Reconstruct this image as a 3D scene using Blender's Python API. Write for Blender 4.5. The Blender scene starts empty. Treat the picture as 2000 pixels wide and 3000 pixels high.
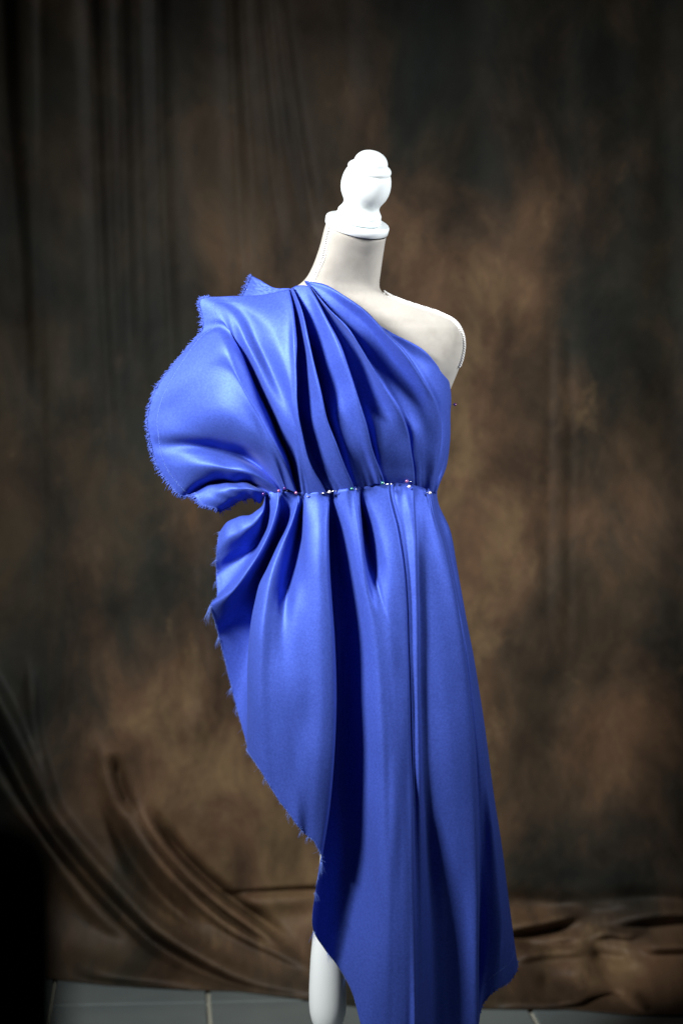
import bpy, math, random
import numpy as np
from mathutils import Vector
random.seed(7); rng = np.random.default_rng(7)
R = math.radians
S = bpy.context.scene
COL = S.collection

# ------------------------------------------------------------------ camera
FPX, DIST, CAMH = 7083.0, 4.25, 1.45          # focal length in photo pixels, distance to the form, lens height
PITCH = math.atan(585 / FPX)
cam = bpy.data.cameras.new('camera'); camo = bpy.data.objects.new('camera', cam); COL.objects.link(camo)
camo.location = (0, -DIST, CAMH); camo.rotation_euler = (math.pi / 2 - PITCH, 0, 0)
cam.sensor_fit = 'VERTICAL'; cam.sensor_height = 36; cam.sensor_width = 24; cam.lens = 85
cam.clip_end = 60; cam.clip_start = 0.05
cam.dof.use_dof = True; cam.dof.focus_distance = DIST - 0.10; cam.dof.aperture_fstop = 2.2
S.camera = camo
S.render.resolution_x = 682; S.render.resolution_y = 1024
# ------------------------------------------------------------------ world and lamps
w = bpy.data.worlds.new('World'); S.world = w; w.use_nodes = True
w.node_tree.nodes['Background'].inputs[0].default_value = (0.55, 0.65, 0.9, 1)
w.node_tree.nodes['Background'].inputs[1].default_value = 0.003
def area(name, loc, target, size, power, col, spread=180):
    l = bpy.data.lights.new(name, 'AREA'); l.shape = 'RECTANGLE'; l.size = size[0]; l.size_y = size[1]
    l.energy = power; l.color = col; l.spread = R(spread)
    o = bpy.data.objects.new(name, l); COL.objects.link(o); o.location = loc
    o.rotation_euler = (Vector(target) - Vector(loc)).to_track_quat('-Z', 'Y').to_euler(); return o
area('key_softbox', (-1.62, -1.42, 2.42), (-0.05, 0, 1.17), (0.46, 0.62), 20.5, (1.0, 0.985, 0.97), 60)
area('side_softbox', (2.0, -0.7, 2.3), (0.12, 0, 1.52), (0.5, 0.8), 8.5, (0.97, 0.98, 1.0), 60)
area('fill_panel', (2.4, -2.6, 1.6), (0, 0, 1.2), (1.0, 1.4), 0.5, (0.75, 0.85, 1.0))
sp = bpy.data.lights.new('added_backdrop_fill', 'SPOT'); sp.energy = 8.5; sp.spot_size = R(58); sp.spot_blend = 1.0  # unseen spot, added to brighten the middle of the backdrop
sp.shadow_soft_size = 0.25; sp.color = (1.0, 0.93, 0.85)
spo = bpy.data.objects.new('added_backdrop_fill', sp); COL.objects.link(spo); spo.location = (-1.5, -0.9, 2.5)
spo.rotation_euler = (Vector((0.30, 0.92, 0.72)) - spo.location).to_track_quat('-Z', 'Y').to_euler()
S.view_settings.view_transform = 'Standard'; S.view_settings.look = 'None'
S.view_settings.exposure = 0; S.view_settings.gamma = 1

# ------------------------------------------------------------------ helpers
cp, sn = math.cos(PITCH), math.sin(PITCH)
def PV(px, py, d):
    """photo pixel + distance in front of the form's centre plane (metres) -> world points (vectorised)"""
    px = np.asarray(px, float); py = np.asarray(py, float); d = np.asarray(d, float)
    a = (px - 1000) / FPX; b = -(py - 1500) / FPX
    dx, dy, dz = a, cp + b * sn, -sn + b * cp
    t = (DIST - d) / dy
    return np.stack(np.broadcast_arrays(dx * t, -DIST + dy * t, CAMH + dz * t), -1)
def P(px, py, d): return PV(px, py, d)
def tag(o, label=None, cat=None, group=None, kind=None):
    for k, v in (('label', label), ('category', cat), ('group', group), ('kind', kind)):
        if v: o[k] = v
    return o
def empty(name, loc=(0, 0, 0)):
    o = bpy.data.objects.new(name, None); o.location = loc; COL.objects.link(o); return o
def mesh(name, verts, faces, m, parent=None, smooth=True, uv=None):
    me = bpy.data.meshes.new(name)
    me.from_pydata([tuple(map(float, v)) for v in verts], [], [tuple(map(int, f)) for f in faces]); me.validate()
    if smooth: me.polygons.foreach_set('use_smooth', [True] * len(me.polygons))
    if uv is not None:
        l = me.uv_layers.new(name='UVMap'); idx = np.empty(len(me.loops), int); me.loops.foreach_get('vertex_index', idx)
        l.data.foreach_set('uv', np.asarray(uv, float)[idx].ravel())
    me.materials.append(m)
    o = bpy.data.objects.new(name, me); COL.objects.link(o)
    if parent:
        o.parent = parent; o.matrix_parent_inverse = __import__('mathutils').Matrix.Translation(-parent.location)
    return o
def gridfaces(n, m, close=False):
    f = []
    for i in range(n - 1):
        for j in range(m if close else m - 1):
            a = i * m + j; b = i * m + (j + 1) % m
            f.append((a, b, b + m, a + m))
    return f
def catmull(pts, ts, keys):
    """centripetal-style spline of pts (K,...,D) at parameters ts given keys (K,)"""
    pts = np.asarray(pts, float); K = len(pts)
    m = np.zeros_like(pts)
    k = keys.reshape((-1,) + (1,) * (pts.ndim - 1))
    dk = np.maximum(k[1:] - k[:-1], 1e-9); sl = (pts[1:] - pts[:-1]) / dk
    m[0] = sl[0]; m[-1] = sl[-1]
    m[1:-1] = (sl[:-1] * dk[1:] + sl[1:] * dk[:-1]) / (dk[1:] + dk[:-1])
    i = np.clip(np.searchsorted(keys, ts, 'right') - 1, 0, K - 2)
    h = (keys[i + 1] - keys[i]); u = (ts - keys[i]) / h
    sh = (-1,) + (1,) * (pts.ndim - 1); u = u.reshape(sh); h = h.reshape(sh)
    return (2*u**3-3*u**2+1)*pts[i] + (u**3-2*u**2+u)*h*m[i] + (-2*u**3+3*u**2)*pts[i+1] + (u**3-u**2)*h*m[i+1]
def resample(pts, n):
    pts = np.asarray(pts, float); seg = np.linalg.norm(np.diff(pts[:, :2], axis=0), axis=1) + 1e-6
    keys = np.concatenate([[0], np.cumsum(seg)]); keys /= keys[-1]
    return catmull(pts, np.linspace(0, 1, n), keys)
def tubes(paths, radii, sides=4, taper=True):
    V, F = [], []
    for p, r in zip(paths, radii):
        p = np.asarray(p, float); n = len(p); b = len(V)
        t = np.gradient(p, axis=0); t /= np.linalg.norm(t, axis=1)[:, None] + 1e-12
        up = np.array([0.3, 1, 0.2]); s = np.cross(t, up); s /= np.linalg.norm(s, axis=1)[:, None] + 1e-12
        q = np.cross(s, t)
        for i in range(n):
            rr = (r[i] if hasattr(r, '__len__') else r * ((1 - 0.75 * i / (n - 1)) if taper else 1))
            for k in range(sides):
                a = 2 * math.pi * k / sides
                V.append(p[i] + rr * (math.cos(a) * s[i] + math.sin(a) * q[i]))
        for i in range(n - 1):
            for k in range(sides):
                k2 = (k + 1) % sides
                F.append((b+i*sides+k, b+i*sides+k2, b+(i+1)*sides+k2, b+(i+1)*sides+k))
        F.append(tuple(b + k for k in range(sides))[::-1]); F.append(tuple(b+(n-1)*sides+k for k in range(sides)))
    return V, F
def lathe(prof, n=64):
    V, F = [], []
    for (h, r) in prof:
        for k in range(n):
            a = 2 * math.pi * k / n; V.append((r * math.cos(a), r * math.sin(a), h))
    F = gridfaces(len(prof), n, True)
    F.append(tuple(range(n))[::-1]); F.append(tuple((len(prof)-1)*n + k for k in range(n)))
    return V, F

# ------------------------------------------------------------------ materials
def mat(name, col, rough=0.5, spec=0.5, **kw):
    m = bpy.data.materials.new(name); m.use_nodes = True; b = m.node_tree.nodes['Principled BSDF']
    b.inputs['Base Color'].default_value = (*col, 1); b.inputs['Roughness'].default_value = rough
    b.inputs['Specular IOR Level'].default_value = spec
    for k, v in kw.items(): b.inputs[k.replace('_', ' ')].default_value = v
    return m
class N:
    def __init__(s, m): s.m = m; s.t = m.node_tree; s.b = s.t.nodes['Principled BSDF']
    def n(s, typ, ins=None, **props):
        x = s.t.nodes.new(typ)
        for k, v in props.items(): setattr(x, k, v)
        for k, v in (ins or {}).items():
            if isinstance(v, bpy.types.NodeSocket): s.t.links.new(v, x.inputs[k])
            else: x.inputs[k].default_value = v
        return x
    def link(s, a, b): s.t.links.new(a, b)
    def ramp(s, fac, stops):
        r = s.n('ShaderNodeValToRGB', {0: fac}); e = r.color_ramp.elements
        while len(e) < len(stops): e.new(0.5)
        for el, (p, c) in zip(e, stops): el.position = p; el.color = (*c, 1) if len(c) == 3 else c
        return r.outputs[0]
def satin():
    m = mat('blue_satin', (0.035, 0.075, 0.56), 0.42, 0.5)
    g = N(m); tc = g.n('ShaderNodeTexCoord')
    mp = g.n('ShaderNodeMapping', {0: tc.outputs['Object'], 'Scale': (1, 1, 0.35)})
    n1 = g.n('ShaderNodeTexNoise', {'Vector': mp.outputs[0], 'Scale': 900.0, 'Detail': 2.0})
    n2 = g.n('ShaderNodeTexNoise', {'Vector': tc.outputs['Object'], 'Scale': 260.0, 'Detail': 3.0})
    n3 = g.n('ShaderNodeTexNoise', {'Vector': tc.outputs['Object'], 'Scale': 9.0, 'Detail': 3.0})
    c = g.ramp(n2.outputs[0], [(0.3, (0.048, 0.086, 0.42)), (0.7, (0.062, 0.112, 0.52))])
    g.link(c, g.b.inputs['Base Color'])
    wv = g.n('ShaderNodeTexWave', {'Vector': tc.outputs['UV'], 'Scale': 150.0, 'Distortion': 0.3}, bands_direction='Y')
    b1 = g.n('ShaderNodeBump', {'Height': n1.outputs[0], 'Strength': 0.15, 'Distance': 0.0008})
    b2 = g.n('ShaderNodeBump', {'Height': n3.outputs[0], 'Strength': 0.22, 'Distance': 0.006, 'Normal': b1.outputs[0]})
    b3 = g.n('ShaderNodeBump', {'Height': wv.outputs['Fac'], 'Strength': 0.05, 'Distance': 0.0005, 'Normal': b2.outputs[0]})
    g.link(b3.outputs[0], g.b.inputs['Normal'])
    g.b.inputs['Specular Tint'].default_value = (0.38, 0.55, 1.0, 1)
    g.b.inputs['Specular IOR Level'].default_value = 0.3
    g.b.inputs['IOR'].default_value = 1.45
    g.b.inputs['Metallic'].default_value = 0.42
    m9 = g.n('ShaderNodeMapping', {0: tc.outputs['Object'], 'Rotation': (0.2, 0.5, 0.3), 'Scale': (1.6, 1.0, 0.8)})
    cr = g.n('ShaderNodeTexNoise', {'Vector': m9.outputs[0], 'Scale': 26.0, 'Detail': 5.0, 'Roughness': 0.55, 'Distortion': 1.2}, noise_type='RIDGED_MULTIFRACTAL')
    b4 = g.n('ShaderNodeBump', {'Height': cr.outputs[0], 'Strength': 0.06, 'Distance': 0.003, 'Normal': b3.outputs[0]}); g.link(b4.outputs[0], g.b.inputs['Normal'])
    rr = g.ramp(n3.outputs[0], [(0.3, (0.52,)*3), (0.7, (0.60,)*3)]); g.link(rr, g.b.inputs['Roughness'])
    g.b.inputs['Sheen Weight'].default_value = 0.12; g.b.inputs['Sheen Roughness'].default_value = 0.4
    g.b.inputs['Sheen Tint'].default_value = (0.5, 0.6, 1, 1)
    return m
SATIN = satin()
THREAD = mat('blue_thread', (0.055, 0.100, 0.42), 0.7, 0.3)
THREADP = mat('pale_blue_thread', (0.16, 0.27, 0.75), 0.6, 0.4)
WHITE = mat('white_lacquer', (0.80, 0.86, 0.87), 0.35, 0.5)
g = N(WHITE); tc = g.n('ShaderNodeTexCoord'); nz = g.n('ShaderNodeTexNoise', {'Vector': tc.outputs['Object'], 'Scale': 35.0, 'Detail': 4.0})
bp = g.n('ShaderNodeBump', {'Height': nz.outputs[0], 'Strength': 0.08, 'Distance': 0.002}); g.link(bp.outputs[0], g.b.inputs['Normal'])
SUEDE = mat('beige_suede', (0.56, 0.51, 0.44), 0.95, 0.1, Sheen_Weight=0.3)
g = N(SUEDE); tc = g.n('ShaderNodeTexCoord')
na = g.n('ShaderNodeTexNoise', {'Vector': tc.outputs['Object'], 'Scale': 22.0, 'Detail': 5.0, 'Roughness': 0.6})
nb = g.n('ShaderNodeTexNoise', {'Vector': tc.outputs['Object'], 'Scale': 900.0, 'Detail': 2.0})
c = g.ramp(na.outputs[0], [(0.30, (0.33, 0.31, 0.275)), (0.5, (0.40, 0.38, 0.34)), (0.72, (0.44, 0.42, 0.38))]); g.link(c, g.b.inputs['Base Color'])
bp = g.n('ShaderNodeBump', {'Height': nb.outputs[0], 'Strength': 0.25, 'Distance': 0.0008}); g.link(bp.outputs[0], g.b.inputs['Normal'])
BRAID = mat('white_braid', (0.82, 0.81, 0.78), 0.8, 0.2)
STEEL = mat('pin_steel', (0.75, 0.72, 0.68), 0.25, 0.5, Metallic=1.0)
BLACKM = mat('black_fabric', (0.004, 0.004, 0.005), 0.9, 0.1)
def pearl(name, c): return mat(name, c, 0.15, 0.8, Metallic=0.35, Coat_Weight=0.6)
PEARL = {'purple': pearl('purple_pearl', (0.10, 0.03, 0.22)), 'pink': pearl('pink_pearl', (0.45, 0.16, 0.34)),
         'white': pearl('white_pearl', (0.85, 0.83, 0.82)), 'green': pearl('green_pearl', (0.03, 0.22, 0.17)),
         'plum': pearl('plum_pearl', (0.22, 0.07, 0.20))}

# ------------------------------------------------------------------ floor of grey tiles
GROUT = mat('tile_grout', (0.34, 0.34, 0.28), 0.9, 0.2)
TILE = mat('grey_tile', (0.07, 0.085, 0.088), 0.42, 0.5)
g = N(TILE); tc = g.n('ShaderNodeTexCoord'); oi = g.n('ShaderNodeObjectInfo')
nz = g.n('ShaderNodeTexNoise', {'Vector': tc.outputs['Object'], 'Scale': 6.0, 'Detail': 6.0, 'W': oi.outputs['Random']}, noise_dimensions='4D')
c = g.ramp(nz.outputs[0], [(0.3, (0.095, 0.118, 0.118)), (0.7, (0.125, 0.150, 0.146))]); g.link(c, g.b.inputs['Base Color'])
nz2 = g.n('ShaderNodeTexNoise', {'Vector': tc.outputs['Object'], 'Scale': 120.0, 'Detail': 3.0})
bp = g.n('ShaderNodeBump', {'Height': nz2.outputs[0], 'Strength': 0.1, 'Distance': 0.001}); g.link(bp.outputs[0], g.b.inputs['Normal'])
fl = mesh('floor', [(-6, -8, -0.004), (6, -8, -0.004), (6, 5, -0.004), (-6, 5, -0.004)], [(0, 1, 2, 3)], GROUT, None, False)
tag(fl, kind='structure')
TS, GR = 0.333, 0.010
def tile_mesh():
    h = (TS - GR) / 2; c = 0.002
    V = [(x*h, y*h, -0.004) for x, y in ((-1,-1),(1,-1),(1,1),(-1,1))] + [(x*h, y*h, 0.001) for x, y in ((-1,-1),(1,-1),(1,1),(-1,1))] \
        + [(x*(h-c), y*(h-c), 0.003) for x, y in ((-1,-1),(1,-1),(1,1),(-1,1))]
    F = [(8,9,10,11)]
    for k in range(4):
        k2 = (k+1) % 4; F += [(k, k2, 4+k2, 4+k), (4+k, 4+k2, 8+k2, 8+k)]
    return V, F
V, F = tile_mesh(); tme = None
yaw = R(4.2); cy_, sy_ = math.cos(yaw), math.sin(yaw)
anch = P(612, 2940, 0)  # grout crossing on the floor: intersect ray with z=0
def floor_pt(px, py):
    a = (px-1000)/FPX; b = -(py-1500)/FPX; dz = -sn + b*cp; t = -CAMH/dz
    return np.array([a*t, -DIST + (cp + b*sn)*t, 0.0])
anch = floor_pt(611, 2941)
for i in range(-8, 9):
    for j in range(-13, 3):
        lx, ly = (i + 0.5) * TS, (j + 0.5) * TS
        x = anch[0] + lx*cy_ - ly*sy_; y = anch[1] + lx*sy_ + ly*cy_
        if tme is None:
            o = mesh('tile', V, F, TILE, fl, False); tme = o.data
        else:
            o = bpy.data.objects.new('tile', tme); COL.objects.link(o); o.parent = fl
        o.location = (x, y, 0); o.rotation_euler = (0, 0, yaw)

# ------------------------------------------------------------------ painted muslin backdrop
def muslin():
    m = mat('mottled_muslin', (0.0620, 0.0434, 0.0248), 0.6, 0.2); g = N(m); tc = g.n('ShaderNodeTexCoord')
    gm = tc.outputs['Object']
    mp = g.n('ShaderNodeMapping', {0: gm, 'Scale': (1.0, 0.2, 0.62)})
    def noise(scale, det=4.0, rough=0.6, off=0.0, dist=0.4):
        mm = g.n('ShaderNodeMapping', {0: mp.outputs[0], 'Location': (off, off*1.7, off*0.6)})
        return g.n('ShaderNodeTexNoise', {'Vector': mm.outputs[0], 'Scale': scale, 'Detail': det, 'Roughness': rough, 'Distortion': dist}).outputs[0]
    A = noise(2.1, 6, 0.6, 3.1, 0.3); B = noise(4.2, 7, 0.62, 9.4, 0.5); C = noise(2.6, 5, 0.6, 21.0); D = noise(8.0, 6, 0.68, 5.0, 0.4)
    at = g.n('ShaderNodeAttribute', attribute_name='amber').outputs['Fac']
    def math_(op, a, b): return g.n('ShaderNodeMath', {0: a, 1: b}, operation=op).outputs[0]
    # ground coat: dark olive and umber
    base = g.ramp(A, [(0.34, (0.009, 0.012, 0.010)), (0.45, (0.016, 0.0165, 0.012)), (0.55, (0.032, 0.024, 0.014)), (0.70, (0.046, 0.030, 0.017))])
    sl = g.ramp(C, [(0.50, (0, 0, 0)), (0.68, (0.5, 0.5, 0.5))])
    m1 = g.n('ShaderNodeMix', {0: sl, 6: base, 7: (0.013, 0.018, 0.017, 1)}, data_type='RGBA')
    # sponged brown and amber blotches
    f1 = math_('ADD', math_('MULTIPLY', at, 0.55), math_('MULTIPLY', B, 1.5))
    k1 = g.n('ShaderNodeMapRange', {0: f1, 1: 0.72, 2: 1.42, 3: 0.0, 4: 0.9}, interpolation_type='SMOOTHSTEP').outputs[0]
    m2 = g.n('ShaderNodeMix', {0: k1, 6: m1.outputs[2], 7: (0.115, 0.066, 0.036, 1)}, data_type='RGBA')
    f2 = math_('ADD', math_('MULTIPLY', at, 0.30), math_('MULTIPLY', D, 1.6))
    k2 = g.n('ShaderNodeMapRange', {0: f2, 1: 1.06, 2: 1.38, 3: 0.0, 4: 0.75}, interpolation_type='SMOOTHSTEP').outputs[0]
    m3 = g.n('ShaderNodeMix', {0: k2, 6: m2.outputs[2], 7: (0.150, 0.100, 0.050, 1)}, data_type='RGBA')
    dk = g.ramp(noise(6.0, 6, 0.66, 33.0, 0.3), [(0.34, (0.30,)*3), (0.50, (0.85,)*3), (0.66, (1.45,)*3)])
    m4 = g.n('ShaderNodeMix', {0: 0.85, 6: m3.outputs[2], 7: dk}, data_type='RGBA', blend_type='MULTIPLY')
    g.link(m4.outputs[2], g.b.inputs['Base Color'])
    return m
MUSLIN = muslin()
def smooth_line(pts):
    return resample(np.array([(a, b, 0) for a, b in pts], float), max(10, 4*len(pts)))[:, :2]
def fold(PX, PY, pts, wl, wr, amp, fade=0.12, vertical=None):
    """ridge along a polyline; wl / wr = widths of the two flanks (px), amp in metres towards the room"""
    L = smooth_line(pts); best = np.full(PX.shape, 1e9); side = np.zeros(PX.shape); tt = np.zeros(PX.shape)
    n = len(L)
    for i in range(n - 1):
        a, b = L[i], L[i+1]; d = b - a; l2 = d @ d
        u = np.clip(((PX-a[0])*d[0] + (PY-a[1])*d[1]) / l2, 0, 1)
        qx, qy = PX - (a[0]+u*d[0]), PY - (a[1]+u*d[1]); r = np.hypot(qx, qy)
        s = d[0]*qy - d[1]*qx; k = r < best
        best = np.where(k, r, best); side = np.where(k, s, side); tt = np.where(k, (i+u)/(n-1), tt)
    w = np.where(side > 0, wl, wr); env = np.clip(tt/fade, 0, 1) * np.clip((1-tt)/fade, 0, 1) if fade else 1
    env = env*env*(3-2*env) if fade else 1
    return amp * env * np.exp(-(best / w)**2)
nx_, ny_ = 420, 470
bx_ = np.linspace(-900, 2900, nx_); by_ = np.linspace(-700, 1, ny_) * 0
by_ = np.concatenate([np.linspace(-700, 1900, 150, endpoint=False), np.linspace(1900, 2960, 320)]); ny_ = len(by_)
# bottom edge of the cloth on the floor
bex = np.array([-900, 0, 130, 320, 510, 700, 906, 1040, 1414, 1659, 1853, 2000, 2900]); bey = np.array([2850, 2868, 2874, 2893, 2902, 2912, 2937, 2955, 2962, 2964, 2982, 2984, 3000])
PXg, PYg = np.meshgrid(bx_, by_)
edge = np.interp(PXg, bex, bey)
low = np.clip((PYg - 1900) / 1060, 0, 1); PYg = np.where(PYg > 1900, 1900 + low * (edge - 1900), PYg)
D_ = np.full(PXg.shape, 0.0)
VF = [ # vertical folds of the upper left
 ([(-20,-700),(10,0),(20,300),(55,700),(90,1300)], 45, 26, -0.050), ([(60,-700),(70,0),(95,500),(130,1200)], 40, 40, 0.030),
 ([(110,-700),(120,0),(122,800),(125,1700),(128,2300)], 14, 14, -0.016), ([(190,-700),(200,0),(215,700),(235,1500)], 70, 60, 0.028),
 ([(255,-700),(268,100),(280,400),(300,900),(330,1500)], 30, 22, -0.046), ([(345,-700),(352,0),(365,600),(380,1200)], 26, 22, -0.034),
 ([(310,-700),(315,0),(325,500),(345,1200)], 26, 26, 0.016), ([(400,-700),(410,0),(420,500),(430,1200)], 40, 34, 0.028), ([(450,-700),(458,0),(470,500),(495,1000),(520,1500)], 30, 26, -0.050),
 ([(560,-700),(570,0),(580,500),(600,1100)], 60, 50, 0.026), ([(655,-700),(668,0),(680,300),(700,700),(720,1000)], 26, 24, -0.044),
 ([(705,-700),(712,0),(730,300),(760,700)], 20, 20, 0.022), ([(735,-700),(745,0),(765,250),(800,560),(840,800)], 20, 18, -0.030),
 ([(785,-700),(790,0),(810,250),(850,560)], 22, 20, 0.024), ([(800,-700),(815,0),(840,200),(870,400),(905,600),(940,800)], 22, 20, -0.050),
 ([(600,1000),(610,1300),(615,1700)], 30, 26, -0.02), ([(560,1450),(575,1800),(560,2150)], 26, 26, -0.024), ([(610,1450),(620,1800),(600,2200)], 22, 22, 0.018),
 ([(1000,-700),(1010,0),(1020,400)], 40, 40, -0.03), ([(1080,-700),(1085,0),(1100,500)], 60, 60, 0.01), ([(1360,-300),(1370,100),(1400,500),(1440,900)], 60, 50, -0.018),
 ([(1480,-300),(1500,200),(1540,700)], 80, 70, 0.010), ([(1640,-700),(1645,200),(1650,600),(1640,1000)], 40, 34, -0.010),
 ([(1610,900),(1606,1300),(1600,1900)], 12, 10, -0.009), ([(1640,950),(1646,1300),(1640,1900)], 16, 14, 0.004), ([(1662,900),(1668,1300),(1660,2000)], 12, 10, -0.008),
 ([(1800,-300),(1810,300),(1830,800)], 50, 50, -0.024), ([(1920,-300),(1930,300),(1960,900),(1960,1500)], 50, 50, -0.026), ([(60,900),(50,1500),(40,2000)], 50, 40, -0.03),
 ([(530,1900),(540,2100),(560,2300),(600,2420)], 14, 14, -0.018), ([(590,2000),(620,2180),(650,2300),(655,2420)], 14, 14, -0.016),
]
SW = [ # swooping folds of the lower left
 ([(-500,1350),(-200,1750),(0,2064),(64,2191),(147,2370),(255,2510),(357,2625),(446,2714),(574,2797),(702,2861),(829,2893),(960,2912),(1200,2925)], 17, 20, 0.050),
 ([(-500,1480),(-200,1880),(0,2174),(80,2330),(170,2470),(255,2570),(357,2680),(470,2775),(600,2850),(760,2900),(950,2935)], 26, 30, -0.055),
 ([(-300,1850),(0,2274),(128,2459),(223,2587),(319,2689),(446,2765),(600,2855)], 22, 34, 0.040),
 ([(90,1900),(105,2150),(140,2280),(180,2400)], 12, 12, 0.016),
 ([(380,2280),(408,2357),(446,2434),(542,2561),(638,2644),(733,2714),(850,2805),(960,2860)], 11, 12, 0.034),
 ([(425,2330),(470,2420),(560,2530),(655,2615),(760,2690),(880,2780)], 14, 13, -0.040),
 ([(375,2340),(400,2420),(446,2497),(542,2606),(670,2714),(797,2784),(920,2850)], 11, 11, 0.026),
 ([(400,2390),(450,2465),(548,2582),(655,2680),(770,2755),(900,2832)], 8, 8, -0.026),
 ([(290,2100),(315,2250),(344,2351),(400,2450),(500,2600),(650,2740)], 18, 20, 0.020),
 ([(330,2200),(350,2300),(390,2390)], 15, 15, -0.026),
 ([(300,2330),(380,2500),(480,2630),(620,2750)], 22, 26, -0.030),
 ([(150,2790),(320,2850),(510,2885),(700,2900)], 26, 20, 0.03),
 # crease across the back and bunched folds of the lower right
 ([(560,2626),(670,2618),(760,2612),(920,2603),(1200,2600),(1400,2606)], 12, 6, -0.014),
 ([(1380,2650),(1500,2640),(1700,2646),(1900,2640),(2100,2650),(2400,2640)], 34, 24, -0.03),
 ([(650,2650),(800,2640),(950,2635)], 26, 20, 0.015),
 ([(1440,2740),(1501,2722),(1608,2699),(1690,2676),(1735,2668)], 16, 18, 0.034),
 ([(1440,2762),(1501,2746),(1608,2728),(1700,2700)], 18, 18, -0.026),
 ([(1725,2676),(1780,2700),(1850,2690),(1930,2680),(2100,2678),(2300,2690)], 18, 18, 0.034),
 ([(1760,2720),(1850,2718),(1960,2708),(2200,2715)], 22, 24, -0.020), ([(1710,2760),(1760,2735),(1850,2740),(1900,2725)], 10, 10, 0.02),
 ([(1470,2830),(1516,2806),(1634,2781),(1751,2786)], 18, 26, 0.030), ([(1500,2770),(1640,2768),(1720,2760)], 12, 10, -0.030),
 ([(1720,2795),(1800,2810),(1860,2815)], 20, 18, -0.025), ([(1730,2830),(1800,2850),(1900,2845)], 18, 18, -0.02), ([(1850,2775),(1950,2772),(2100,2770)], 16, 20, 0.035),
 ([(1380,2946),(1500,2944),(1620,2944),(1761,2913),(1800,2905)], 14, 14, 0.035), ([(1700,2950),(1790,2925),(1840,2920)], 12, 12, -0.03),
 ([(1840,2905),(1870,2940),(1900,2975)], 14, 14, 0.022), ([(1560,2880),(1640,2870),(1720,2880)], 20, 20, -0.02), ([(1520,2620),(1700,2640),(1900,2650),(2100,2640)], 20, 24, 0.02),
]
for pts, wl, wr, amp in VF: D_ += fold(PXg, PYg, pts, wl*1.25, wr*1.25, amp * 0.30, 0.18)
for pts, wl, wr, amp in SW: D_ += fold(PXg, PYg, pts, wl*1.3, wr*1.3, amp*1.35, 0.3)
# the cloth runs forward along the floor at its foot
foot = np.clip((PYg - 2600) / (edge - 2600), 0, 1)
floord = DIST - CAMH * (cp + (-(edge-1500)/FPX)*sn) / (sn + (edge-1500)/FPX*cp)      # depth where the edge meets the floor
base = -1.02 + (floord + 1.02) * foot**2
# keep the whole sheet above the floor
Vb = PV(PXg, PYg, base + D_ * (1 - np.clip((PYg-edge+30)/30, 0, 1)*0.8))
Vb[..., 2] = np.maximum(Vb[..., 2], 0.005)
V = Vb.reshape(-1, 3); bd = mesh('muslin_backdrop', V, gridfaces(ny_, nx_), MUSLIN)
tag(bd, 'brown and dark green mottled muslin backdrop hanging in folds down to the grey tiles', 'backdrop')
at = bd.data.attributes.new('amber', 'FLOAT', 'POINT'); am = np.zeros(PXg.shape)
for x_, y_, wx, wy, a_ in [(1240,760,110,150,.8),(1440,840,90,110,.9),(1530,860,50,60,.8),(1330,1120,130,260,.75),(1300,1450,160,260,.9),(1450,1650,140,230,.8),(1330,2040,110,170,.9),(1370,2200,60,120,.6),
     (1690,1180,70,90,.8),(1860,2080,120,150,.9),(1820,2250,140,160,.7),(1750,1500,120,160,.35),(560,1960,110,140,.8),(430,2170,130,170,.95),(330,2270,110,90,.7),(600,2320,150,170,.9),(760,2430,160,180,1.0),
     (560,1560,160,150,.45),(780,1000,120,160,.5),(690,740,110,130,.45),(240,1880,120,120,.45),(700,2720,400,160,.5),(1650,2840,330,120,.9),(1880,2850,120,90,.8),(1560,620,120,160,.35),(1180,560,100,140,.5),(820,2650,140,60,.7),(1500,2700,80,60,.8)]:
    am += 0.72 * a_ * np.exp(-((PXg-x_)/(wx*1.45))**2 - ((PYg-y_)/(wy*1.35))**2)
am += 0.35*np.exp(-((PXg-1350)/420)**2 - ((PYg-1500)/900)**2) + 0.35*np.exp(-((PXg-650)/420)**2 - ((PYg-2350)/520)**2)
at.data.foreach_set('value', np.clip(am, 0, 1.3).ravel())
sol = bd.modifiers.new('thickness', 'SOLIDIFY'); sol.thickness = 0.002; sol.offset = -1

# ------------------------------------------------------------------ dress form
form = empty('dress_form', tuple(floor_pt(960, 3331))); form.location.z = 0
tag(form, 'beige suede dress form with white turned finial on a white wooden stand', 'dress form')
def ry(py): return np.interp(py, [640, 760, 830, 880, 950, 1050, 1180, 1300, 1440, 1700, 2200], [.55, .55, .6, .62, .8, 1, 1.1, 1.0, .82, .95, 1])
RG = [((956,654),(1130,692),.044),((953,660),(1130,697),.048),((948,677),(1127,712),.049),((934,730),(1122,745),.050),((912,788),(1115,795),.052),((888,824),(1111,828),.054),
 ((850,848),(1113,846),.056),((800,868),(1126,861),.058),((770,885),(1160,878),.060),((745,900),(1215,897),.062),((725,915),(1270,914),.066),((706,930),(1318,933),.070),((698,948),(1342,950),.074),
 ((697,970),(1352,966),.079),((700,1003),(1358,1000),.085),((706,1040),(1355,1040),.090),((716,1080),(1341,1083),.095),((728,1120),(1326,1123),.100),
 ((738,1145),(1317,1148),.104),((745,1200),(1306,1200),.108),((750,1270),(1298,1270),.104),((758,1350),(1285,1350),.092),((785,1440),(1245,1440),.068),
 ((800,1520),(1240,1520),.052),((800,1620),(1250,1620),.050),((800,1700),(1260,1700),.050),((810,1760),(1260,1760),.046),((840,1800),(1240,1800),.040)]
NS = 72
rings = []
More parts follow.
